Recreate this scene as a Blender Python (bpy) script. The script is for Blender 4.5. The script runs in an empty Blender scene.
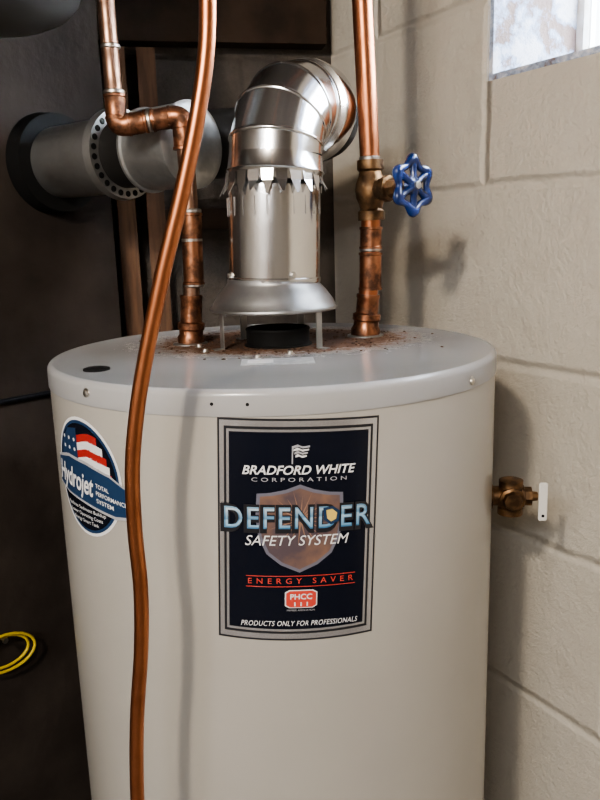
import bpy, bmesh, random
from math import *
from mathutils import *
random.seed(4)
SC=bpy.context.scene
COL=SC.collection

# ---------------------------------------------------------------- materials
def newmat(name):
    m=bpy.data.materials.new(name); m.use_nodes=True
    nt=m.node_tree; b=nt.nodes['Principled BSDF']
    return m,nt,b
def N(nt,t,**k):
    n=nt.nodes.new(t)
    for a,v in k.items():
        if a in n.inputs: n.inputs[a].default_value=v
        else: setattr(n,a,v)
    return n
def mat(name,col,rough=.5,metal=0,col2=None,scale=20,bump=0,bscale=80,coat=0,spec=.5,thr=(.4,.6),rough2=None,stretch=None):
    m,nt,b=newmat(name); L=nt.links.new
    b.inputs['Base Color'].default_value=(*col,1); b.inputs['Roughness'].default_value=rough
    b.inputs['Metallic'].default_value=metal; b.inputs['Coat Weight'].default_value=coat
    b.inputs['Specular IOR Level'].default_value=spec
    tc=N(nt,'ShaderNodeTexCoord'); src=tc.outputs['Object']
    if stretch:
        mp=N(nt,'ShaderNodeMapping'); mp.inputs['Scale'].default_value=stretch; L(src,mp.inputs['Vector']); src=mp.outputs[0]
    if col2:
        n=N(nt,'ShaderNodeTexNoise',Scale=scale,Detail=6.0); L(src,n.inputs['Vector'])
        r=N(nt,'ShaderNodeValToRGB'); r.color_ramp.elements[0].position=thr[0]; r.color_ramp.elements[1].position=thr[1]
        r.color_ramp.elements[0].color=(*col,1); r.color_ramp.elements[1].color=(*col2,1)
        L(n.outputs['Fac'],r.inputs['Fac']); L(r.outputs['Color'],b.inputs['Base Color'])
        if rough2 is not None:
            mr=N(nt,'ShaderNodeMapRange'); mr.inputs['From Min'].default_value=thr[0]; mr.inputs['From Max'].default_value=thr[1]
            mr.inputs['To Min'].default_value=rough; mr.inputs['To Max'].default_value=rough2
            L(n.outputs['Fac'],mr.inputs['Value']); L(mr.outputs['Result'],b.inputs['Roughness'])
    if bump:
        n2=N(nt,'ShaderNodeTexNoise',Scale=bscale,Detail=5.0); L(src,n2.inputs['Vector'])
        bp=N(nt,'ShaderNodeBump',Strength=bump,Distance=.004); L(n2.outputs['Fac'],bp.inputs['Height']); L(bp.outputs['Normal'],b.inputs['Normal'])
    return m

def block_mat(name,c1,c2,stain,du,dz,bumpd=.006,dirt=.3,stainthr=(.55,.75)):
    m,nt,b=newmat(name); L=nt.links.new
    tc=N(nt,'ShaderNodeTexCoord'); sp=N(nt,'ShaderNodeSeparateXYZ'); L(tc.outputs['Object'],sp.inputs[0])
    ax=N(nt,'ShaderNodeMath',operation='ADD'); ax.inputs[1].default_value=du; L(sp.outputs['X'],ax.inputs[0])
    az=N(nt,'ShaderNodeMath',operation='ADD'); az.inputs[1].default_value=dz; L(sp.outputs['Z'],az.inputs[0])
    cb=N(nt,'ShaderNodeCombineXYZ'); L(ax.outputs[0],cb.inputs['X']); L(az.outputs[0],cb.inputs['Y'])
    nw=N(nt,'ShaderNodeTexNoise',Scale=14.0,Detail=3.0); L(tc.outputs['Object'],nw.inputs['Vector'])
    sub=N(nt,'ShaderNodeVectorMath',operation='SUBTRACT'); sub.inputs[1].default_value=(.5,.5,.5); L(nw.outputs['Color'],sub.inputs[0])
    scl=N(nt,'ShaderNodeVectorMath',operation='SCALE'); scl.inputs['Scale'].default_value=.010; L(sub.outputs[0],scl.inputs[0])
    ad=N(nt,'ShaderNodeVectorMath',operation='ADD'); L(cb.outputs[0],ad.inputs[0]); L(scl.outputs[0],ad.inputs[1])
    br=N(nt,'ShaderNodeTexBrick'); br.offset=.5; br.offset_frequency=2; br.squash=1
    br.inputs['Scale'].default_value=1.0
    br.inputs['Mortar Size'].default_value=.012; br.inputs['Mortar Smooth'].default_value=1.0
    br.inputs['Brick Width'].default_value=.55; br.inputs['Row Height'].default_value=.277
    L(ad.outputs[0],br.inputs['Vector'])
    n1=N(nt,'ShaderNodeTexNoise',Scale=5.0,Detail=8.0); L(tc.outputs['Object'],n1.inputs['Vector'])
    mx=N(nt,'ShaderNodeMix',data_type='RGBA'); mx.inputs[6].default_value=(*c1,1); mx.inputs[7].default_value=(*c2,1)
    L(n1.outputs['Fac'],mx.inputs[0])
    n2=N(nt,'ShaderNodeTexNoise',Scale=9.0,Detail=12.0,Roughness=.72); L(tc.outputs['Object'],n2.inputs['Vector'])
    mr=N(nt,'ShaderNodeMapRange'); mr.inputs['From Min'].default_value=stainthr[0]; mr.inputs['From Max'].default_value=stainthr[1]; mr.inputs['To Max'].default_value=dirt
    L(n2.outputs['Fac'],mr.inputs['Value'])
    mx2=N(nt,'ShaderNodeMix',data_type='RGBA'); mx2.inputs[7].default_value=(*stain,1)
    L(mx.outputs[2],mx2.inputs[6]); L(mr.outputs['Result'],mx2.inputs[0])
    L(mx2.outputs[2],b.inputs['Base Color'])
    b.inputs['Roughness'].default_value=.5
    n3=N(nt,'ShaderNodeTexNoise',Scale=120.0,Detail=8.0,Roughness=.75); L(tc.outputs['Object'],n3.inputs['Vector'])
    n4=N(nt,'ShaderNodeTexNoise',Scale=12.0,Detail=7.0,Roughness=.6); L(tc.outputs['Object'],n4.inputs['Vector'])
    s3=N(nt,'ShaderNodeMath',operation='MULTIPLY'); s3.inputs[1].default_value=.55; L(n3.outputs['Fac'],s3.inputs[0])
    s4=N(nt,'ShaderNodeMath',operation='MULTIPLY_ADD'); s4.inputs[1].default_value=1.1; L(n4.outputs['Fac'],s4.inputs[0]); L(s3.outputs[0],s4.inputs[2])
    s5=N(nt,'ShaderNodeMath',operation='MULTIPLY_ADD'); s5.inputs[1].default_value=-.75; L(br.outputs['Fac'],s5.inputs[0]); L(s4.outputs[0],s5.inputs[2])
    bp=N(nt,'ShaderNodeBump',Strength=1.0,Distance=bumpd); L(s5.outputs[0],bp.inputs['Height']); L(bp.outputs['Normal'],b.inputs['Normal'])
    return m

M={}
M['wall']=block_mat('painted_block_cream',(.82,.765,.665),(.74,.68,.58),(.40,.33,.25),.396,-.048,bumpd=.010,dirt=.38,stainthr=(.54,.76))
M['wallb']=block_mat('block_falloff_dark',(.075,.062,.052),(.11,.092,.077),(.03,.024,.019),.1,-.048,dirt=.7,stainthr=(.4,.6))  # light falloff on the back wall is put into this dark base colour
M['tank']=mat('tank_enamel',(.435,.415,.375),.25,col2=(.41,.39,.35),scale=3,coat=.2,bump=.02,bscale=30)
M['copper']=mat('copper_bright',(.54,.215,.105),.28,1,col2=(.34,.125,.06),scale=25,thr=(.35,.75),rough2=.42)
M['copperold']=mat('copper_tarnished',(.38,.23,.16),.34,1,col2=(.17,.10,.07),scale=40,thr=(.4,.65),rough2=.5)
M['fitting']=mat('copper_fitting',(.42,.19,.105),.33,1,col2=(.12,.062,.04),scale=55,thr=(.40,.58),rough2=.6)
M['solder']=mat('solder_tin',(.50,.46,.42),.38,1)
M['brass']=mat('brass_aged',(.24,.14,.07),.48,1,col2=(.09,.055,.032),scale=60)
M['galv']=mat('galvanized_steel',(.84,.84,.84),.15,1,col2=(.70,.70,.70),scale=9,thr=(.3,.7),rough2=.23,bump=.10,bscale=14)
M['galvdull']=mat('galvanized_dull',(.50,.50,.49),.42,1,col2=(.38,.38,.37),scale=12,rough2=.55)
M['cap']=mat('galvanized_cap',(.60,.61,.60),.33,.9,col2=(.44,.45,.45),scale=30,rough2=.48,bump=.1,bscale=20)
M['hood']=mat('draft_hood_steel',(.46,.46,.45),.38,1,col2=(.33,.33,.33),scale=14,rough2=.55)
M['black']=mat('sooty_black',(.008,.008,.008),.7,spec=.2)
M['blackpipe']=mat('black_stovepipe',(.016,.015,.014),.5,spec=.3)
M['blue']=mat('handwheel_blue_paint',(.008,.030,.15),.25,col2=(.004,.018,.09),scale=40,coat=.4)
M['screw']=mat('zinc_screw',(.6,.58,.54),.35,1)
M['white']=mat('white_print',(.80,.80,.80),.4)
M['navy']=mat('navy_print',(.004,.006,.014),.25,coat=.1,spec=.35)
M['silver']=mat('silver_foil_print',(.74,.74,.76),.24,.85)
M['greyprint']=mat('grey_print',(.42,.42,.44),.4)
M['midblue']=mat('mid_blue_print',(.015,.045,.11),.35)
M['red']=mat('red_print',(.62,.07,.05),.4)
M['gold']=mat('gold_print',(.75,.55,.15),.4)
M['shield']=mat('shield_print',(.10,.075,.085),.3,col2=(.26,.15,.10),scale=26,thr=(.4,.62))
M['shieldrim']=mat('shield_rim_print',(.16,.16,.20),.3)
M['plate']=mat('rating_sticker',(.52,.52,.53),.45,col2=(.40,.41,.42),scale=90)
M['wood']=mat('stud_lumber',(.17,.085,.042),.7,col2=(.10,.050,.026),scale=9,stretch=(12,12,1))
M['darkwood']=mat('joist_lumber_dark',(.040,.025,.016),.85,col2=(.022,.014,.010),scale=12,spec=.2)
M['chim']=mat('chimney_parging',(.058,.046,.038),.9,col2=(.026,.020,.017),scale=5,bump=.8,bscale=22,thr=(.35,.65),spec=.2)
M['greytank']=mat('grey_enamel',(.085,.083,.08),.4)
M['yellow']=mat('yellow_cable_sheath',(.70,.52,.03),.4)
M['conduit']=mat('dark_conduit',(.006,.008,.014),.5)
M['floor']=mat('concrete_floor',(.25,.23,.21),.8,col2=(.18,.165,.15),scale=5,bump=.3)
M['ceil']=mat('ceiling_boards',(.12,.10,.08),.8,col2=(.08,.06,.05),scale=6)
M['plain']=mat('painted_wall_plain',(.42,.39,.35),.8,col2=(.34,.31,.28),scale=4,bump=.3)
M['leverwhite']=mat('lever_aluminum',(.80,.78,.74),.4,.1)
M['frame']=mat('window_frame_paint',(.7,.7,.7),.6,col2=(.55,.52,.48),scale=20)
M['darkedge']=mat('dark_edge_print',(.02,.02,.024),.3)
M['ray']=mat('ray_print',(.32,.19,.13),.3)
M['rust']=mat('rust_flakes',(.13,.060,.028),.9,col2=(.05,.028,.018),scale=60)

def peel():
    m,nt,b=newmat('peeling_paint_jamb'); L=nt.links.new
    tc=N(nt,'ShaderNodeTexCoord')
    n=N(nt,'ShaderNodeTexNoise',Scale=15.0,Detail=9.0,Roughness=.65); L(tc.outputs['Object'],n.inputs['Vector'])
    r=N(nt,'ShaderNodeValToRGB'); e=r.color_ramp.elements
    e[0].position=.44; e[0].color=(.22,.16,.14,1); e[1].position=.50; e[1].color=(.34,.41,.55,1)
    q=e.new(.58); q.color=(.74,.75,.80,1)
    L(n.outputs['Fac'],r.inputs['Fac']); L(r.outputs['Color'],b.inputs['Base Color']); b.inputs['Roughness'].default_value=.8
    bp=N(nt,'ShaderNodeBump',Strength=.9,Distance=.01); L(n.outputs['Fac'],bp.inputs['Height']); L(bp.outputs['Normal'],b.inputs['Normal'])
    return m
M['peel']=peel()
def titleprint(name,stops,z0,z1):
    m,nt,b=newmat(name); L=nt.links.new
    tc=N(nt,'ShaderNodeTexCoord'); sp=N(nt,'ShaderNodeSeparateXYZ'); L(tc.outputs['Object'],sp.inputs[0])
    mr=N(nt,'ShaderNodeMapRange'); mr.inputs['From Min'].default_value=z0; mr.inputs['From Max'].default_value=z1; L(sp.outputs['Z'],mr.inputs['Value'])
    r=N(nt,'ShaderNodeValToRGB'); e=r.color_ramp.elements
    e[0].position=stops[0][0]; e[0].color=(*stops[0][1],1); e[1].position=stops[-1][0]; e[1].color=(*stops[-1][1],1)
    for p_,c_ in stops[1:-1]:
        q=e.new(p_); q.color=(*c_,1)
    L(mr.outputs['Result'],r.inputs['Fac']); L(r.outputs['Color'],b.inputs['Base Color'])
    b.inputs['Roughness'].default_value=.28; b.inputs['Metallic'].default_value=.2
    return m

def lidmat():
    m,nt,b=newmat('tank_lid_enamel_dusty'); L=nt.links.new
    tc=N(nt,'ShaderNodeTexCoord')
    sub=N(nt,'ShaderNodeVectorMath',operation='SUBTRACT'); sub.inputs[1].default_value=(.012,.075,1.5); L(tc.outputs['Object'],sub.inputs[0])
    ml=N(nt,'ShaderNodeVectorMath',operation='MULTIPLY'); ml.inputs[1].default_value=(.75,1.0,0); L(sub.outputs[0],ml.inputs[0])
    ln=N(nt,'ShaderNodeVectorMath',operation='LENGTH'); L(ml.outputs[0],ln.inputs[0])
    mr=N(nt,'ShaderNodeMapRange'); mr.inputs['From Min'].default_value=.06; mr.inputs['From Max'].default_value=.19; mr.inputs['To Min'].default_value=.38; mr.inputs['To Max'].default_value=-.20; mr.clamp=True
    L(ln.outputs['Value'],mr.inputs['Value'])
    n=N(nt,'ShaderNodeTexNoise',Scale=60.0,Detail=9.0,Roughness=.85); L(tc.outputs['Object'],n.inputs['Vector'])
    ad=N(nt,'ShaderNodeMath',operation='ADD'); L(n.outputs['Fac'],ad.inputs[0]); L(mr.outputs['Result'],ad.inputs[1])
    r=N(nt,'ShaderNodeValToRGB'); e=r.color_ramp.elements
    e[0].position=.46; e[0].color=(.40,.40,.40,1); e[1].position=.80; e[1].color=(.07,.035,.02,1)
    q=e.new(.64); q.color=(.17,.085,.042,1)
    L(ad.outputs[0],r.inputs['Fac']); L(r.outputs['Color'],b.inputs['Base Color'])
    r2=N(nt,'ShaderNodeMapRange'); r2.inputs['From Min'].default_value=.46; r2.inputs['From Max'].default_value=.65; r2.inputs['To Min'].default_value=.20; r2.inputs['To Max'].default_value=.85
    L(ad.outputs[0],r2.inputs['Value']); L(r2.outputs['Result'],b.inputs['Roughness'])
    bp=N(nt,'ShaderNodeBump',Strength=.5,Distance=.002)
    mb=N(nt,'ShaderNodeMath',operation='MAXIMUM'); mb.inputs[1].default_value=.5; L(ad.outputs[0],mb.inputs[0]); L(mb.outputs[0],bp.inputs['Height']); L(bp.outputs['Normal'],b.inputs['Normal'])
    return m
M['lid']=lidmat()

# ---------------------------------------------------------------- helpers
def empty(name):
    e=bpy.data.objects.new(name,None); e.empty_display_size=.05; COL.objects.link(e); return e
def addmesh(name,me,m,parent=None,smooth=True):
    o=bpy.data.objects.new(name,me); COL.objects.link(o)
    if m is not None:
        me.materials.clear(); me.materials.append(M[m] if isinstance(m,str) else m)
    if smooth:
        for p in me.polygons: p.use_smooth=True
        try: me.set_sharp_from_angle(angle=radians(38))
        except Exception: pass
    if parent: o.parent=parent
    return o
def frombm(name,bm,m,parent=None,smooth=True):
    bmesh.ops.recalc_face_normals(bm,faces=bm.faces)
    me=bpy.data.meshes.new(name); bm.to_mesh(me); bm.free()
    return addmesh(name,me,m,parent,smooth)
def sweep(name,pts,rad,m,parent=None,seg=28,cap=True):
    pts=[Vector(p) for p in pts]
    if not hasattr(rad,'__len__'): rad=[rad]*len(pts)
    bm=bmesh.new(); n=len(pts); T=[]
    for i in range(n):
        a=pts[max(i-1,0)]; b=pts[min(i+1,n-1)]
        if i>0 and i<n-1:
            t=(pts[i]-a).normalized()+(b-pts[i]).normalized()
            if t.length<1e-6: t=b-a
        else: t=b-a
        T.append(t.normalized())
    ref=Vector((0,0,1)) if abs(T[0].z)<.9 else Vector((1,0,0))
    u=(ref-T[0]*ref.dot(T[0])).normalized(); rings=[]
    for i in range(n):
        u=(u-T[i]*u.dot(T[i])).normalized(); v=T[i].cross(u)
        rings.append([bm.verts.new(pts[i]+(u*cos(2*pi*k/seg)+v*sin(2*pi*k/seg))*rad[i]) for k in range(seg)])
    for i in range(n-1):
        for k in range(seg):
            k2=(k+1)%seg; bm.faces.new((rings[i][k],rings[i][k2],rings[i+1][k2],rings[i+1][k]))
    if cap: bm.faces.new(rings[0][::-1]); bm.faces.new(rings[-1])
    return frombm(name,bm,m,parent)
def axial(name,c,d,prof,m,parent=None,seg=32,cap=True):
    c=Vector(c); d=Vector(d).normalized()
    ref=Vector((0,0,1)) if abs(d.z)<.9 else Vector((1,0,0))
    u=(ref-d*ref.dot(d)).normalized(); v=d.cross(u)
    bm=bmesh.new(); R=[]
    for (t,r) in prof:
        R.append([bm.verts.new(c+d*t+(u*cos(2*pi*k/seg)+v*sin(2*pi*k/seg))*max(r,.00005)) for k in range(seg)])
    for i in range(len(R)-1):
        for k in range(seg):
            k2=(k+1)%seg; bm.faces.new((R[i][k],R[i][k2],R[i+1][k2],R[i+1][k]))
    if cap: bm.faces.new(R[0][::-1]); bm.faces.new(R[-1])
    return frombm(name,bm,m,parent)
def catmull(P,sub=8):
    P=[Vector(p) for p in P]; Q=[P[0]*2-P[1]]+P+[P[-1]*2-P[-2]]; out=[]
    for i in range(1,len(Q)-2):
        for j in range(sub):
            t=j/sub; a,b,c,d=Q[i-1],Q[i],Q[i+1],Q[i+2]
            out.append(.5*((2*b)+(c-a)*t+(2*a-5*b+4*c-d)*t*t+(3*b-a-3*c+d)*t**3))
    out.append(P[-1]); return out
def fillet(P,r,n=8):
    P=[Vector(p) for p in P]; out=[P[0]]
    for i in range(1,len(P)-1):
        a=(P[i-1]-P[i]).normalized(); b=(P[i+1]-P[i]).normalized()
        s=P[i]+a*r; e=P[i]+b*r
        for k in range(n+1):
            t=k/n; out.append(s*(1-t)**2+P[i]*2*t*(1-t)+e*t*t)
    out.append(P[-1]); return out
def box(name,size,loc,m,parent=None,rotz=0,bev=0):
    bm=bmesh.new(); bmesh.ops.create_cube(bm,size=1)
    bmesh.ops.scale(bm,vec=Vector(size),verts=bm.verts)
    if bev: bmesh.ops.bevel(bm,geom=bm.edges,offset=bev,segments=2,affect='EDGES')
    me=bpy.data.meshes.new(name); bm.to_mesh(me); bm.free()
    o=addmesh(name,me,m,parent,False); o.location=loc; o.rotation_euler=(0,0,rotz); return o
def fit(name,c,d,L,r,m,parent,lip=.0012):
    return axial(name,c,d,[(-L/2,r*.8),(-L/2,r+lip),(-L/2+.003,r+lip),(-L/2+.004,r),(L/2-.004,r),(L/2-.003,r+lip),(L/2,r+lip),(L/2,r*.8)],m,parent)
def solder(c,d,r,parent): return axial('solder_joint',c,d,[(-.003,r*.9),(-.0015,r),(.0015,r),(.003,r*.9)],'solder',parent)

# ---------------------------------------------------------------- room
WD=Vector((.485,-.875,0)).normalized()
WN=Vector((.875,.485,0)).normalized()
C0=Vector((.137,.618,0))
WTH=.22
def wallobj(name,polys,m,origin,rotz):
    bm=bmesh.new()
    for (x0,x1,y0,y1,z0,z1) in polys:
        r=bmesh.ops.create_cube(bm,size=1)
        for v in r['verts']: v.co=Vector(((x0+x1)/2+v.co.x*(x1-x0),(y0+y1)/2+v.co.y*(y1-y0),(z0+z1)/2+v.co.z*(z1-z0)))
    me=bpy.data.meshes.new(name); bm.to_mesh(me); bm.free()
    o=addmesh(name,me,m,None,False); o.location=origin; o.rotation_euler=(0,0,rotz); return o
ra=atan2(WD.y,WD.x)
CE=2.5
wx0,wx1,wz0,wz1=.429,1.25,1.866,2.32
wr=wallobj('wall_right',[(-.25,4.2,0,WTH,0,wz0),(-.25,wx0,0,WTH,wz0,CE),(wx1,4.2,0,WTH,wz0,CE),(wx0,wx1,0,WTH,wz1,CE)],'wall',C0,ra)
win=empty('window_1'); win.location=C0; win.rotation_euler=(0,0,ra)
def wpart(name,b,m):
    o=wallobj(name,[b],m,(0,0,0),0); o.parent=win; return o
wpart('jamb_far',(wx0,wx0+.008,.004,WTH-.03,wz0,wz1),'peel')
wpart('jamb_near',(wx1-.008,wx1,.004,WTH-.03,wz0,wz1),'peel')
wpart('sill',(wx0+.008,wx1-.008,.004,WTH-.03,wz0,wz0+.010),'peel')
wpart('head',(wx0+.008,wx1-.008,.004,WTH-.03,wz1-.01,wz1),'peel')
for nm,b in (('frame_far',(wx0,wx0+.022,WTH-.03,WTH,wz0,wz1)),('frame_near',(wx1-.022,wx1,WTH-.03,WTH,wz0,wz1)),
             ('frame_bottom',(wx0+.022,wx1-.022,WTH-.03,WTH,wz0,wz0+.02)),('frame_top',(wx0+.022,wx1-.022,WTH-.03,WTH,wz1-.022,wz1)),
             ('mullion',((wx0+wx1)/2-.012,(wx0+wx1)/2+.012,WTH-.03,WTH,wz0+.02,wz1-.022))):
    wpart(nm,b,'frame')
g,nt,b=newmat('window_glass'); b.inputs['Transmission Weight'].default_value=1; b.inputs['Roughness'].default_value=.3; b.inputs['IOR'].default_value=1.05
M['glass']=g
wpart('glass_pane',(wx0+.022,wx1-.022,WTH-.016,WTH-.012,wz0+.02,wz1-.022),'glass')
bm=bmesh.new()
for k in range(46):
    x=wx0+.002+k*.0175+random.uniform(-.004,.004); s=random.uniform(.004,.009)
    r=bmesh.ops.create_icosphere(bm,subdivisions=2,radius=s)
    for v in r['verts']:
        v.co=Vector((x+v.co.x*1.5,.006+v.co.y*.5,wz0+.002+v.co.z*.7))+Vector([random.uniform(-.0008,.0008)]*3)
o=frombm('sill_mortar',bm,'peel',win)
BD=Vector((-1,-.15,0)).normalized(); rb=atan2(BD.y,BD.x)
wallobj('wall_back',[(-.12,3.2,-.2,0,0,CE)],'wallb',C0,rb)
VL=-WN
pl=C0+VL*2.7
wallobj('wall_left',[(-1.2,4.2,-.15,0,0,CE)],'plain',pl,ra)
pf=C0+WD*4.0
wallobj('wall_front',[(0,.15,-2.85,.0,0,CE)],'plain',pf,ra)
wallobj('floor',[(-1.2,4.3,-3.0,.3,-.1,0)],'floor',C0,ra)
wallobj('ceiling',[(-1.2,4.3,-3.0,.3,CE,CE+.1)],'ceil',C0,ra)

hb=wallobj('ceiling_beam',[(.02,2.4,.005,.05,2.0,2.24)],'darkwood',C0,rb)
PD=Vector((-.77,.64,0)).normalized(); PF=Vector((.64,.77,0)).normalized()
FC=Vector((-.36,.35,0))
rc=atan2(PF.y,PF.x)
chim=empty('chimney')
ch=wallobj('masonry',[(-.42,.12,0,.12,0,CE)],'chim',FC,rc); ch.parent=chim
studs=empty('wall_stud_framing')
for x0,zt in ((.345,1.99),(.40,1.99),(.465,1.99)):
    s=wallobj('stud',[(x0,x0+.034,.002,.045,0,zt)],'wood',C0,rb); s.parent=studs
s=wallobj('cross_block',[(.20,.345,.002,.04,1.66,1.70)],'darkwood',C0,rb); s.parent=studs

# ---------------------------------------------------------------- water heater
R=.2825; ZT=1.5
wh=empty('water_heater'); wh.location=(.0015,0,0)
def lathe(name,prof,m,parent,c=(0,0),seg=128,cap=False):
    return axial(name,(c[0],c[1],0),(0,0,1),prof,m,parent,seg,cap)
lathe('tank_jacket',[(.05,.05),(.05,R-.004),(.054,R),(.40,R),(.80,R),(1.10,R),(1.30,R),(1.4755,R),(1.4765,R-.001)],'tank',wh)
rr=R+.0012
prof=[(1.474,R-.004),(1.4738,rr),(1.475,rr+.0004)]
for k in range(0,9):
    a=k/8*pi/2; prof.append((ZT-.007+.007*sin(a),rr-.007+.007*cos(a)))
prof+=[(ZT-.0012,rr-.010),(ZT-.0012,.15),(ZT-.0012,.06),(ZT-.0012,.0)]
lathe('lid',prof,'lid',wh)
lathe('base_ring',[(0,.06),(0,R-.03),(.05,R-.03),(.05,.06)],'black',wh)
def onR(a,z,off=0): a=radians(a); return Vector((sin(a)*(R+off),-cos(a)*(R+off),z))
def screw(a,z,r=.0042):
    d=Vector((sin(radians(a)),-cos(radians(a)),0))
    axial('screw_head',onR(a,z,.0005),d,[(0,r*1.35),(.0008,r*1.35),(.0008,r),(.0026,r*.9),(.0034,r*.6),(.0034,.0001)],'screw',wh,12)
screw(-43.9,1.487); screw(48.5,1.482)
for a,z in ((-12.5,1.4865),(-5.5,1.486)):
    d=Vector((sin(radians(a)),-cos(radians(a)),0))
    axial('plug_hole',onR(a,z,.0010),d,[(0,.0017),(.0006,.0017)],'black',wh,12)
axial('knockout_plug',(-.202,-.129,ZT-.0012),(0,0,1),[(0,.015),(.002,.015),(.003,.012),(.003,.0001)],'black',wh)
for x,y in ((-.088,-.016),(.02,-.06),(-.02,-.085),(-.10,.03)):
    axial('lid_screw',(x,y,ZT-.0012),(0,0,1),[(0,.006),(.001,.006),(.001,.004),(.004,.0035),(.005,.001)],'screw',wh,10)
o=box('rating_sticker',(.085,.045,.0006),(.004,-.115,ZT-.0007),'plate',wh,0)
o=box('rating_sticker_print',(.03,.022,.0004),(-.016,-.115,ZT-.0002),'white',wh,0)
bm=bmesh.new()
for k in range(420):
    a=random.uniform(0,2*pi); q=random.gauss(.085,.03); s=random.uniform(.0006,.0024)
    x,y=.01+q*1.45*cos(a),.055+q*sin(a)
    if hypot(x,y)>.26: continue
    r=bmesh.ops.create_icosphere(bm,subdivisions=1,radius=s)
    for v in r['verts']: v.co=Vector((x+v.co.x*random.uniform(.7,1.5),y+v.co.y,ZT-.0008+v.co.z*.5))
frombm('rust_debris',bm,'rust',wh,False)

def wrapmesh(me,a0,z0,layer,tilt=0.0):
    for v in me.vertices:
        s,t=v.co.x,v.co.y
        z=z0+t+tilt*s; s2=s-tilt*t
        a=radians(a0)+s2/R; rad=R+.0004+layer*.00026+v.co.z
        v.co=Vector((sin(a)*rad,-cos(a)*rad,z))
def star(name,pts,m,a0,z0,layer,tilt=0,rings=14,centre=None,edge=.006):
    P=[]
    for i in range(len(pts)):
        a=Vector(pts[i]); b=Vector(pts[(i+1)%len(pts)]); n=max(1,int((b-a).length/edge))
        for k in range(n): P.append(a+(b-a)*k/n)
    c=Vector(centre) if centre else sum(P,Vector((0,0)))/len(P)
    bm=bmesh.new(); cv=bm.verts.new((c.x,c.y,0)); prev=None
    for r in range(1,rings+1):
        ring=[bm.verts.new((c.x+(p.x-c.x)*r/rings,c.y+(p.y-c.y)*r/rings,0)) for p in P]
        for k in range(len(P)):
            k2=(k+1)%len(P)
            if prev is None: bm.faces.new((cv,ring[k],ring[k2]))
            else: bm.faces.new((prev[k],ring[k],ring[k2],prev[k2]))
        prev=ring
    me=bpy.data.meshes.new(name); bm.to_mesh(me); bm.free()
    wrapmesh(me,a0,z0,layer,tilt)
    return addmesh(name,me,m,wh,True)
def text(name,s,m,x0,x1,y,h,a0,z0,layer,tilt=0,shear=0,bold=0,space=1.0,rot=0,arc=0):
    cu=bpy.data.curves.new(name,'FONT'); cu.body=s; cu.size=1; cu.shear=shear; cu.offset=bold; cu.space_character=space
    cu.resolution_u=4
    ob=bpy.data.objects.new('tmp',cu); COL.objects.link(ob)
    dg=bpy.context.evaluated_depsgraph_get(); dg.update()
    me=bpy.data.meshes.new_from_object(ob.evaluated_get(dg)); bpy.data.objects.remove(ob)
    bm=bmesh.new(); bm.from_mesh(me); bmesh.ops.triangulate(bm,faces=bm.faces)
    xs=[v.co.x for v in bm.verts]; ys=[v.co.y for v in bm.verts]
    mnx,mxx,mny,mxy=min(xs),max(xs),0,max(ys)
    for v in bm.verts:
        X=x0+(v.co.x-mnx)/(mxx-mnx)*(x1-x0); Y=y+(v.co.y-mny)/(mxy-mny)*h
        if arc: Y+=arc*(((X-(x0+x1)/2)/((x1-x0)/2))**2)
        if rot: Y+=rot*(X-x0)
        v.co=Vector((X,Y,0))
    bm.to_mesh(me); bm.free()
    wrapmesh(me,a0,z0,layer,tilt)
    return addmesh(name,me,m,wh,False)
A0,Z0,TL=4.5,1.4675,-.045
K=.00100; KY=.001045
def lp(px,py): return ((px-298)*K,-(py-418)*KY)
def rect(x0,y0,x1,y1,bulge=0):
    a=[lp(x0,y0),lp(x1,y0),lp(x1,y1)]
    if bulge:
        for k in range(1,12):
            t=k/12; x=x1+(x0-x1)*t; a.append(lp(x,y1+bulge*4*t*(1-t)))
    a.append(lp(x0,y1)); return a
star('label_black_edge',rect(218.5,415.5,378.5,635.5,2),'darkedge',A0,Z0,0,TL)
star('label_silver_border',rect(220.5,417.5,376.5,633.5,2),'silver',A0,Z0,1,TL)
star('label_inner_line',rect(225,423,372,628,2),'darkedge',A0,Z0,2,TL)
star('label_inner_silver',rect(227.5,425.5,369.5,625.5,2),'silver',A0,Z0,3,TL)
star('label_field',rect(230,428,367,623,2),'navy',A0,Z0,4,TL)
def T(name,s,m,x0,x1,yb,h,layer=7,**k):
    text(name,s,m,(x0-298)*K,(x1-298)*K,-(yb-418)*KY,h*KY,A0,Z0,layer,TL,**k)
for i in range(4):
    star('flag_stripe',[lp(291+i,441+i*3),lp(296,439.5+i*3),lp(301,441.5+i*3),lp(308-i,440.5+i*3),lp(308-i,442.1+i*3),lp(301,443.2+i*3),lp(296,441.2+i*3),lp(291+i,442.8+i*3)],'greyprint' if i%2==0 else 'white',A0,Z0,6,TL,3)
star('flag_pole',rect(290.5,441,291.8,458),'greyprint',A0,Z0,6,TL,3)
T('text_maker','BRADFORD WHITE','white',243,354,468,8.5,shear=.25,bold=.018)
T('text_corporation','CORPORATION','greyprint',252,345,475,3.8,space=1.6)
sh=[(257,487),(270,486),(285,483),(299,478),(313,483),(328,486),(342,487),(343,510),(340,530),(332,547),(318,558),(300,566),(281,558),(267,547),(259,530),(256,510)]
star('shield_rim',[lp(*q) for q in sh],'shieldrim',A0,Z0,5,TL,8)
star('shield_field',[lp(299.5+(x-299.5)*.92,522+(y-522)*.92) for x,y in sh],'shield',A0,Z0,6,TL,8)
for k in range(22):
    a=2*pi*k/22+.2; r1=(34 if k%2 else 28)
    star('shield_ray',[lp(300+3*cos(a+.3),512+3*sin(a+.3)),lp(300+r1*cos(a),512+r1*.85*sin(a)),lp(300+3*cos(a-.3),512+3*sin(a-.3))],'ray',A0,Z0,6.5,TL,2)
zb=Z0-(521-418)*KY; ztp=zb+21*KY
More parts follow.
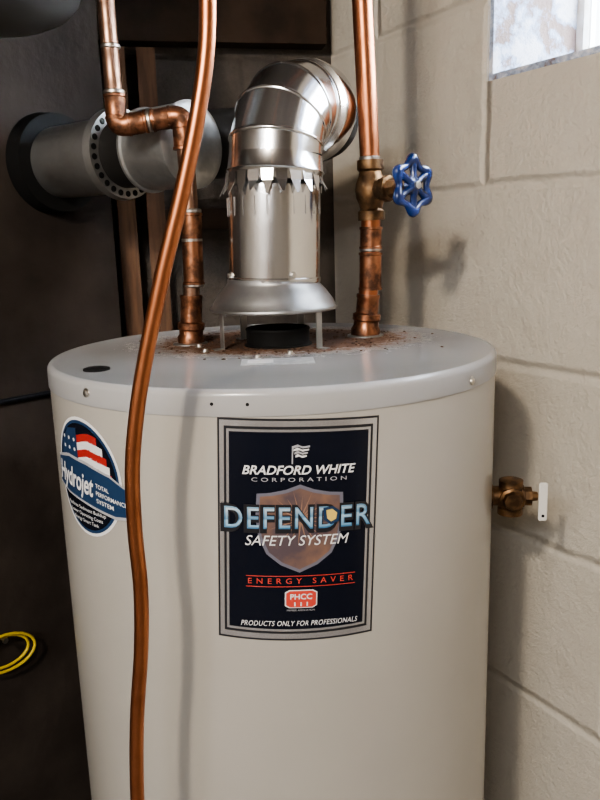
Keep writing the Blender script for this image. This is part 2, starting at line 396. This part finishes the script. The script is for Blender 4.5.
M['ltblue']=titleprint('title_blue_print',[(0,(.08,.22,.40)),(.42,(.20,.40,.60)),(.55,(.08,.18,.32)),(1,(.28,.48,.66))],zb,ztp)
M['hl']=titleprint('title_pale_print',[(0,(.20,.44,.66)),(.46,(.46,.66,.82)),(.54,(.16,.36,.55)),(1,(.60,.74,.84))],zb,ztp)
T('text_defender_outline','DEFENDER','darkedge',221.5,375.5,523.5,26,layer=8,bold=.065,space=1.10)
T('text_defender','DEFENDER','ltblue',225.5,371.5,521,21,layer=9,bold=.012,space=1.16)
T('text_defender_highlight','DEFENDER','hl',227,370,520,18.5,layer=10,bold=-.006,space=1.17)
star('state_icon_edge',[lp(322,501),(lp(332,500)),lp(339,505),lp(338,515),lp(330,518),lp(323,513)],'midblue',A0,Z0,11,TL,3)
star('state_icon',[lp(325,503.5),(lp(331,502.5)),lp(336,506.5),lp(335,512.5),lp(330,515),lp(326,511.5)],'gold',A0,Z0,12,TL,3)
T('text_safety','SAFETY SYSTEM','white',246,349,538,10,shear=.25,bold=0,layer=8)
T('text_energy','ENERGY SAVER','red',249,355,577,5.6,space=1.9,bold=.01)
star('red_rule',rect(247,568.8,357,569.6),'red',A0,Z0,7,TL,3); star('red_rule_low',rect(247,579.6,357,580.4),'red',A0,Z0,7,TL,3)
pl_=[]
for k in range(20):
    a=2*pi*k/20; pl_.append(lp(302+15*max(-1,min(1,1.25*cos(a))),593+8.5*max(-1,min(1,1.25*sin(a)))))
star('badge_edge',[((x-.004)*1.08+.004,(y+.183)*1.1-.183) for x,y in pl_],'white',A0,Z0,6.5,TL,4)
star('badge',pl_,'red',A0,Z0,7.5,TL,4)
T('text_badge','PHCC','white',291,313,593,5.5,layer=8.5,bold=.02)
T('text_badge_figures','iii','white',295,309,600,4,layer=8.5,bold=.04,space=2)
T('text_badge_caption','MEMBER ASSOCIATION','greyprint',288,316,605.5,1.8)
T('text_footer','PRODUCTS ONLY FOR PROFESSIONALS','white',242,361,621,5.2,shear=.25,arc=.0,space=1.08)

SA,SZ=-48.5,1.391
def circ(r,cx=0,cy=0,n=48,sy=1): return [(cx+r*cos(2*pi*k/n),cy+r*sy*sin(2*pi*k/n)) for k in range(n)]
star('sticker_white',circ(.067),'white',SA,SZ,0,0)
star('sticker_navy',circ(.0635),'midblue',SA,SZ,1,0)
star('sticker_field',circ(.060),'navy',SA,SZ,2,0)
fl=mat('flag_red_print',(.42,.03,.025),.4)
for i in range(6):
    y0=.048-i*.0085; xx=sqrt(.059**2-y0**2)*.93
    P=[]
    for k in range(11): x=-xx+2*xx*k/10; P.append((x,y0+.003*sin(x*90)))
    for k in range(10,-1,-1): x=-xx+2*xx*k/10; P.append((x,y0-.0085+.003*sin(x*90)))
    star('flag_band',P,fl if i%2==0 else 'white',SA,SZ,3,0,3)
star('flag_canton',[(-.048,.033),(-.03,.051),(-.008,.054),(-.008,.010),(-.055,.010)],'midblue',SA,SZ,4,0,4)
for k in range(9):
    star('flag_star',circ(.0022,-.040+.013*(k%3),.018+.011*(k//3),8),'white',SA,SZ,5,0,1)
bn=[(-.064,.012),(-.03,.018),(.01,.016),(.050,.009),(.080,-.004),(.086,-.016),(.080,-.030),(.055,-.033),(.0,-.027),(-.04,-.024),(-.066,-.018)]
star('banner_edge',[(x*1.02,y*1.14+.001) for x,y in bn],'greyprint',SA,SZ,6,0,8)
star('banner',bn,'midblue',SA,SZ,7,0,8)
text('text_sticker','Hydrojet','white',-.062,.022,-.013,.023,SA,SZ,9,0,shear=.3,bold=.02,rot=-.06)
for i,w in enumerate(('TOTAL','PERFORMANCE','SYSTEM')):
    text('text_banner',w,'white',.026,.026+(.022,.048,.028)[i],-.006-i*.0085,.0048,SA,SZ,9,0,bold=.01,rot=-.12)
for i,(w,l) in enumerate((('Reduces Sediment Buildup',.044),('Lower Operating Costs',.038),('Energy Smart Tank',.030))):
    text('text_fine',w,'white',-l,l-.006,-.039-i*.007,.004,SA,SZ,4,0)

# ---------------------------------------------------------------- vent
vp=empty('vent_pipe')
vc=(.004,.03)
axial('flue_stub',(.008,.03,1.4995),(0,0,1),[(0,.046),(.001,.046),(.002,.0425),(.019,.0425),(.021,.0435),(.023,.0425),(.0235,.040),(.010,.039),(.006,.0001)],'black',vp,48,False)
axial('draft_hood',(vc[0],vc[1],1.548),(0,0,1),[(.001,.0795),(-.001,.081),(-.0015,.0835),(.0005,.0850),(.003,.0845),(.0045,.0825),(.012,.0790),(.024,.0700),(.032,.0625),(.036,.0605),(.040,.0605),(.040,.058),(.030,.060),(.012,.077),(.001,.0795)],'hood',vp,96,False)
for a in (-65,48,150,215):
    x=vc[0]+.076*sin(radians(a)); y=vc[1]-.076*cos(radians(a))
    o=box('hood_leg',(.011,.0015,.060),(x,y,1.529),'galvdull',vp,radians(a))
    o=box('hood_leg_foot',(.011,.014,.0015),(x+.006*sin(radians(a)),y-.006*cos(radians(a)),1.4998),'galvdull',vp,radians(a))
axial('pipe_lower',(.006,.03,1.583),(.03,0,1),[(0,.0605),(.001,.0610),(.006,.0612),(.007,.060),(.06,.060),(.118,.0600),(.122,.0595)],'galv',vp,96,False)
def ringpt(a,r,z,c=(.010,.03)): return Vector((c[0]+r*sin(a),c[1]-r*cos(a),z))
for a in (22,-70): 
    d=Vector((sin(radians(a)),-cos(radians(a)),0))
    axial('sheet_metal_screw',ringpt(radians(a),.060,1.5935,(.0065,.03)),d,[(0,.0050),(.001,.0050),(.001,.0036),(.0045,.0034),(.0045,.0001)],'screw',vp,8)
bm=bmesh.new(); n=22
for k in range(n):
    a0=2*pi*(k+.18)/n; a1=2*pi*(k+.82)/n; am=(a0+a1)/2
    top=1.7225; 
    zt=1.696+random.uniform(-.003,.003); fl_=random.uniform(.064,.0735)
    v=[bm.verts.new(ringpt(a0-.03,.0618,top)),bm.verts.new(ringpt(a1+.03,.0618,top)),bm.verts.new(ringpt(a1+.01,.0636,1.709)),bm.verts.new(ringpt(am+.02,fl_,zt)),bm.verts.new(ringpt(am-.02,fl_,zt)),bm.verts.new(ringpt(a0-.01,.0636,1.709))]
    bm.faces.new((v[0],v[1],v[2],v[5])); bm.faces.new((v[5],v[2],v[3],v[4]))
o=frombm('collar_teeth',bm,'galv',vp,False)
md=o.modifiers.new('t','SOLIDIFY'); md.thickness=.0008
for k in range(n):
    a=2*pi*(k+.5)/n
    box('crimp_rib',(.0028,.0014,.024),ringpt(a,.0602,1.680,(.0085,.03)),'galv',vp,a,.0006)
HD=Vector((.5,.87,0)).normalized()
S0=Vector((.011,.03,1.708)); S1=Vector((.013,.032,1.742))
axial('pipe_collar',S0,S1-S0,[(0,.0610),(.012,.0618),(.014,.0635),(.017,.0618),(.034,.0600)],'galv',vp,96,False)
rb_=.066
def gore(name,a0,a1):
    ctr=S1+HD*rb_; side=HD.cross(Vector((0,0,1)))
    bm=bmesh.new(); rings=[]
    for j,a in enumerate((a0,a0+.0001,(a0+a1)/2,a1-.0001,a1)):
        rad=Vector((0,0,1))*sin(a)-HD*cos(a)
        k_=1.0 if j in(1,3) else .985
        if j==2:
            r0=Vector((0,0,1))*sin(a0)-HD*cos(a0); r1=Vector((0,0,1))*sin(a1)-HD*cos(a1)
            ring=[((ctr+r0*(rb_+.0600*cos(t)))+(ctr+r1*(rb_+.0600*cos(t))))/2+side*(.0600*sin(t)) for t in [2*pi*q/72 for q in range(72)]]
        else:
            ring=[ctr+rad*(rb_+.0600*k_*cos(t))+side*(.0600*k_*sin(t)) for t in [2*pi*q/72 for q in range(72)]]
        rings.append([bm.verts.new(p) for p in ring])
    for i in range(4):
        for k in range(72):
            k2=(k+1)%72; bm.faces.new((rings[i][k],rings[i][k2],rings[i+1][k2],rings[i+1][k]))
    frombm(name,bm,'galv',vp)
    rad=Vector((0,0,1))*sin(a1)-HD*cos(a1)
    tan=Vector((0,0,1))*cos(a1)+HD*sin(a1)
    axial('elbow_bead',ctr+rad*rb_,tan,[(-.0030,.0598),(-.0016,.0612),(0,.0617),(.0016,.0612),(.0030,.0598)],'galv',vp,72,False)
    return ctr+rad*rb_,tan
angs=[0,14,40,66,88]
for i in range(4): E,TT=gore('elbow_gore',radians(angs[i]),radians(angs[i+1]))
axial('outlet_collar',E,HD,[(0,.0600),(.010,.0605),(.012,.0665),(.015,.0675),(.045,.0665),(.047,.064)],'galv',vp,72,False)
Q0=E+HD*.04; z=Q0.z
conn=fillet([Q0,Q0+HD*.075+Vector((0,0,-.004)),Vector((-.02,.285,z-.016)),Vector((-.16,.235,z-.03))],.055,8)
sweep('connector_pipe',conn,.052,'blackpipe',vp,48,False)

fl_=empty('flue_thimble_pipe')
c=Vector((-.101,.133,1.771)); D2=Vector((-.77,.64,0)).normalized()
axial('end_cap',c,D2,[(-.004,.0001),(-.004,.030),(-.003,.050),(-.001,.0565),(.001,.0600),(.004,.0600),(.006,.0575),(.055,.0575),(.09,.0575)],'cap',fl_,64,False)
axial('cap_crimp',c,D2,[(.086,.0575),(.088,.0605),(.092,.0605),(.094,.0575)],'cap',fl_,64,False)
rc_=c+D2*.150; ref=Vector((0,0,1)); u=D2.cross(ref).normalized()
axial('ring_flange',rc_,D2,[(-.004,.050),(-.004,.066),(.010,.068),(.012,.066),(.012,.050)],'galvdull',fl_,64,False)
for k in range(26):
    t=2*pi*k/26; q=rc_+(ref*cos(t)+u*sin(t))*.0585
    axial('ring_slot',q-D2*.0045,D2,[(-.0005,.0001),(-.0005,.0046),(.002,.0046)],'black',fl_,10,False)
axial('inner_sleeve',c,D2,[(.06,.050),(.16,.050)],'blackpipe',fl_,48,False)
Lw=(FC-Vector((c.x,c.y,0))).dot(D2)
axial('black_pipe',c,D2,[(.155,.0565),(.20,.0565),(Lw-.012,.0565)],'galvdull',fl_,64,False)
axial('wall_escutcheon',c,D2,[(Lw-.030,.0565),(Lw-.030,.078),(Lw-.003,.082),(Lw-.001,.082)],'black',fl_,64,False)

# ---------------------------------------------------------------- left copper line
lcp=empty('copper_supply_pipe')
y=.066
lp_pts=fillet([(-.196,y,2.42),(-.195,y,1.93),(-.193,y,1.788),(-.107,y,1.800),(-.104,y,1.70),(-.1045,y,1.62),(-.114,y,1.500)],.012,6)
sweep('tube',lp_pts,.0112,'copperold',lcp,28)
for cpt,d,L in (((-.1925,y,1.812),(0,0,1),.030),((-.166,y,1.7918),(1,0,.14),.026),((-.134,y,1.7962),(1,0,.14),.026),((-.1068,y,1.772),(0,0,1),.030)):
    fit('elbow_cup',cpt,d,L,.0137,'fitting',lcp)
solder((-.1928,y,1.830),(0,0,1),.0140,lcp); solder((-.150,y,1.794),(1,0,.14),.0140,lcp)
solder((-.1935,y,1.885),(0,0,1),.0125,lcp)
sweep('elbow_body',fillet([(-.1925,y,1.805),(-.193,y,1.788),(-.160,y,1.7925)],.012,6),.0140,'fitting',lcp,24)
sweep('elbow_body_b',fillet([(-.135,y,1.796),(-.107,y,1.800),(-.1065,y,1.768)],.012,6),.0140,'fitting',lcp,24)
fit('coupling_long',(-.1035,y,1.628),(.02,0,1),.095,.0138,'fitting',lcp)
solder((-.1025,y,1.678),(0,0,1),.0140,lcp); solder((-.1045,y,1.580),(0,0,1),.0140,lcp)
solder((-.1035,y,1.640),(0,0,1),.0142,lcp)
axial('dielectric_union',(-.113,y,1.498),(.06,0,1),[(0,.012),(0,.0185),(.010,.0190),(.014,.0165),(.020,.0165),(.022,.0185),(.030,.0185),(.032,.0150),(.062,.0145),(.064,.0155),(.068,.0155),(.068,.012)],'fitting',lcp,12)
axial('nipple_ring',(-.114,y,1.4985),(0,0,1),[(0,.024),(.002,.024),(.003,.018)],'galvdull',lcp,32)

# ---------------------------------------------------------------- right copper line + valve
rcp=empty('copper_outlet_pipe')
y=.09
sweep('tube',[(.128,y,2.42),(.134,y,1.941),(.140,y,1.80),(.143,y,1.727),(.1435,y,1.68),(.1415,y,1.60),(.134,y,1.500)],.0135,'copper',rcp,28)
fit('coupling_lower',(.1420,y,1.590),(.02,0,1),.052,.0155,'fitting',rcp)
solder((.1424,y,1.620),(.02,0,1),.0155,rcp)
fit('coupling_mid',(.1430,y,1.636),(.02,0,1),.030,.0150,'fitting',rcp)
solder((.1427,y,1.742),(.02,0,1),.0150,rcp)
axial('dielectric_union',(.1335,y,1.498),(.09,0,1),[(0,.012),(0,.0205),(.010,.0210),(.016,.0180),(.022,.0180),(.024,.0200),(.032,.0200),(.034,.0160),(.054,.0158),(.056,.0168),(.060,.0168),(.060,.012)],'fitting',rcp,12)
axial('nipple_ring',(.134,y,1.4985),(0,0,1),[(0,.026),(.002,.026),(.003,.018)],'galvdull',rcp,32)
gv=empty('gate_valve')
vb=Vector((.1435,y,1.700)); up=Vector((-.01,0,1))
axial('body',vb-up*.040,up,[(0,.013),(0,.0185),(.012,.0185),(.015,.0155),(.022,.0170),(.030,.0205),(.040,.0220),(.050,.0205),(.058,.0170),(.065,.0155),(.068,.0185),(.080,.0185),(.080,.013)],'brass',gv,24)
sd=Vector((.62,-.785,0.02)).normalized()
axial('bonnet',vb,sd,[(.010,.0150),(.026,.0150),(.026,.0175),(.036,.0175),(.037,.013),(.050,.0115),(.051,.0085),(.062,.0085)],'brass',gv,8)
axial('stem',vb,sd,[(.058,.0045),(.084,.0045)],'brass',gv,16)
wc=vb+sd*.076
us=Vector((0,0,1)); us=(us-sd*us.dot(sd)).normalized(); vs=sd.cross(us)
def W(r,t,h): return wc+(us*cos(t)+vs*sin(t))*r+sd*h
bm=bmesh.new(); NS=96; NT=12; g_=[]
for i in range(NS):
    t=2*pi*i/NS; rm=.0300+.0030*cos(6*t); tr=.0064+.0016*cos(6*t); row=[]
    for j in range(NT):
        b_=2*pi*j/NT; row.append(bm.verts.new(W(rm+tr*cos(b_),t,tr*.85*sin(b_))))
    g_.append(row)
for i in range(NS):
    for j in range(NT):
        bm.faces.new((g_[i][j],g_[(i+1)%NS][j],g_[(i+1)%NS][(j+1)%NT],g_[i][(j+1)%NT]))
o=frombm('handwheel_rim',bm,'blue',gv)
for k in range(6):
    t=2*pi*k/6
    sweep('handwheel_spoke',[W(.006,t,.002),W(.016,t,.001),W(.029,t,0)],[.0060,.0046,.0058],'blue',gv,10)
axial('handwheel_hub',wc,sd,[(-.006,.009),(-.005,.0120),(.004,.0120),(.006,.010),(.007,.006)],'blue',gv,24)
axial('handwheel_nut',wc,sd,[(.006,.0055),(.010,.0055),(.0105,.004)],'screw',gv,6)

# ---------------------------------------------------------------- foreground copper tube
FG=[(-.030,-.35,2.42),(-.034,-.35,2.1),(-.038,-.35,1.90),(-.040,-.35,1.819),(-.044,-.35,1.776),(-.055,-.35,1.725),(-.070,-.35,1.671),(-.087,-.35,1.616),(-.105,-.35,1.551),(-.117,-.35,1.500),(-.125,-.35,1.447),(-.127,-.35,1.391),(-.126,-.35,1.334),(-.130,-.35,1.275),(-.139,-.35,1.203),(-.145,-.35,1.117),(-.150,-.35,.95),(-.15,-.35,.6),(-.15,-.35,.3),(-.16,-.36,.002)]
sweep('copper_tube',catmull(FG,6),.0067,'copper',None,24)

# ---------------------------------------------------------------- relief valve
rv=empty('relief_valve')
dx=Vector((.985,-.17,0)).normalized(); p0=onR(80,1.300,-.004)+Vector((.0015,0,0))
axial('nipple',p0,dx,[(0,.0175),(.006,.0175),(.007,.013),(.020,.013)],'brass',rv,20)
bc=p0+dx*.030
axial('body',bc-Vector((0,0,.024)),(0,0,1),[(0,.010),(0,.0165),(.008,.0165),(.010,.0145),(.018,.0180),(.032,.0180),(.036,.0155),(.046,.0155),(.048,.010)],'brass',rv,20)
axial('outlet',bc,dx,[(.006,.0155),(.016,.0155),(.017,.013),(.026,.013),(.027,.007),(.034,.006)],'brass',rv,8)
axial('side_cap',bc,Vector((-.17,-.985,0)),[(.0,.0165),(.018,.0165),(.020,.013),(.026,.011)],'brass',rv,8)
box('test_lever',(.011,.003,.052),bc+dx*.040+Vector((0,-.004,-.006)),'leverwhite',rv,radians(-8),.0012)
axial('lever_hole',bc+dx*.040+Vector((0,-.0055,-.025)),(0,-1,0),[(0,.002),(.0006,.002)],'black',rv,12)

# ---------------------------------------------------------------- hanging grey tank upper left
axial('expansion_tank',(-.335,.02,1.898),(0,0,1),[(0,.0001),(.0005,.02),(.003,.05),(.008,.078),(.018,.100),(.032,.114),(.05,.120),(.052,.1225),(.060,.1225),(.062,.120),(.50,.120),(.56,.06),(.601,.02)],'greytank',None,64)

# ---------------------------------------------------------------- bits on chimney
def onC(t,z,o=.012): return FC+PF*t-PD*o+Vector((0,0,z))
cc=onC(-.200,.972,.014)
pts=[]
for k in range(0,58):
    a=2*pi*k/24+1.2; r=.036+.0022*(k/24)*3
    pts.append(cc+PF*(r*1.2*cos(a))+Vector((0,0,r*.70*sin(a)-.15*r*cos(a)))-PD*(.003*(k/10)))
yc=empty('yellow_cable_coil')
sweep('cable',pts,.0025,'yellow',yc,12)
axial('nail',onC(-.20,1.0,.0005),-PD,[(0,.002),(.035,.002),(.035,.005),(.037,.005)],'screw',yc,10)
sweep('wall_conduit',[onC(-.42,1.395,.007),onC(-.2,1.392,.007),onC(-.045,1.390,.007),onC(-.02,1.389,.007),onC(-.012,1.38,.007),onC(-.012,.3,.007),onC(-.012,.0,.007)],.0045,'conduit',None,12)

# ---------------------------------------------------------------- lights
def point(name,loc,e,col,rad):
    l=bpy.data.lights.new(name,'POINT'); l.energy=e; l.color=col; l.shadow_soft_size=rad
    o=bpy.data.objects.new(name,l); COL.objects.link(o); o.location=loc; return o
def area(name,loc,target,e,col,sx,sy):
    l=bpy.data.lights.new(name,'AREA'); l.shape='RECTANGLE'; l.size=sx; l.size_y=sy; l.energy=e; l.color=col
    o=bpy.data.objects.new(name,l); COL.objects.link(o); o.location=loc
    o.rotation_euler=(Vector(target)-Vector(loc)).to_track_quat('-Z','Y').to_euler(); return o
point('ceiling_bulb',(-.52,-1.55,2.38),78,(1,.87,.71),.055)
wcen=C0+WD*((wx0+wx1)/2)+WN*(WTH+.25)+Vector((0,0,2.15))
area('daylight_outside_window',wcen,C0+WD*.7-WN*.6+Vector((0,0,1.3)),130,(.78,.88,1),.9,.5)
area('added_fill_light',(-.9,-2.3,2.42),(-.6,-1.2,0),42,(.92,.95,1),1.2,.15)  # added cool fill under the ceiling behind the camera, not a fixture

w=bpy.data.worlds.new('sky'); SC.world=w; w.use_nodes=True
w.node_tree.nodes['Background'].inputs[0].default_value=(.85,.92,1,1); w.node_tree.nodes['Background'].inputs[1].default_value=8

# ---------------------------------------------------------------- camera
p=radians(12.2);ya=radians(2.0);r=radians(1.66)
F=Vector((sin(ya)*cos(p),cos(ya)*cos(p),-sin(p)));R0=Vector((cos(ya),-sin(ya),0));U0=R0.cross(F)
RR=R0*cos(r)-U0*sin(r);UU=U0*cos(r)+R0*sin(r)
cd=bpy.data.cameras.new('camera'); cd.lens=33.75; cd.sensor_width=36; cd.clip_start=.02
co=bpy.data.objects.new('camera',cd); COL.objects.link(co)
Mx=Matrix((RR,UU,-F)).transposed().to_4x4(); Mx.translation=Vector((0,-.978,1.639)); co.matrix_world=Mx
SC.camera=co
SC.view_settings.view_transform='AgX'
try: SC.view_settings.look='AgX - Medium High Contrast'
except Exception as e: print(e)
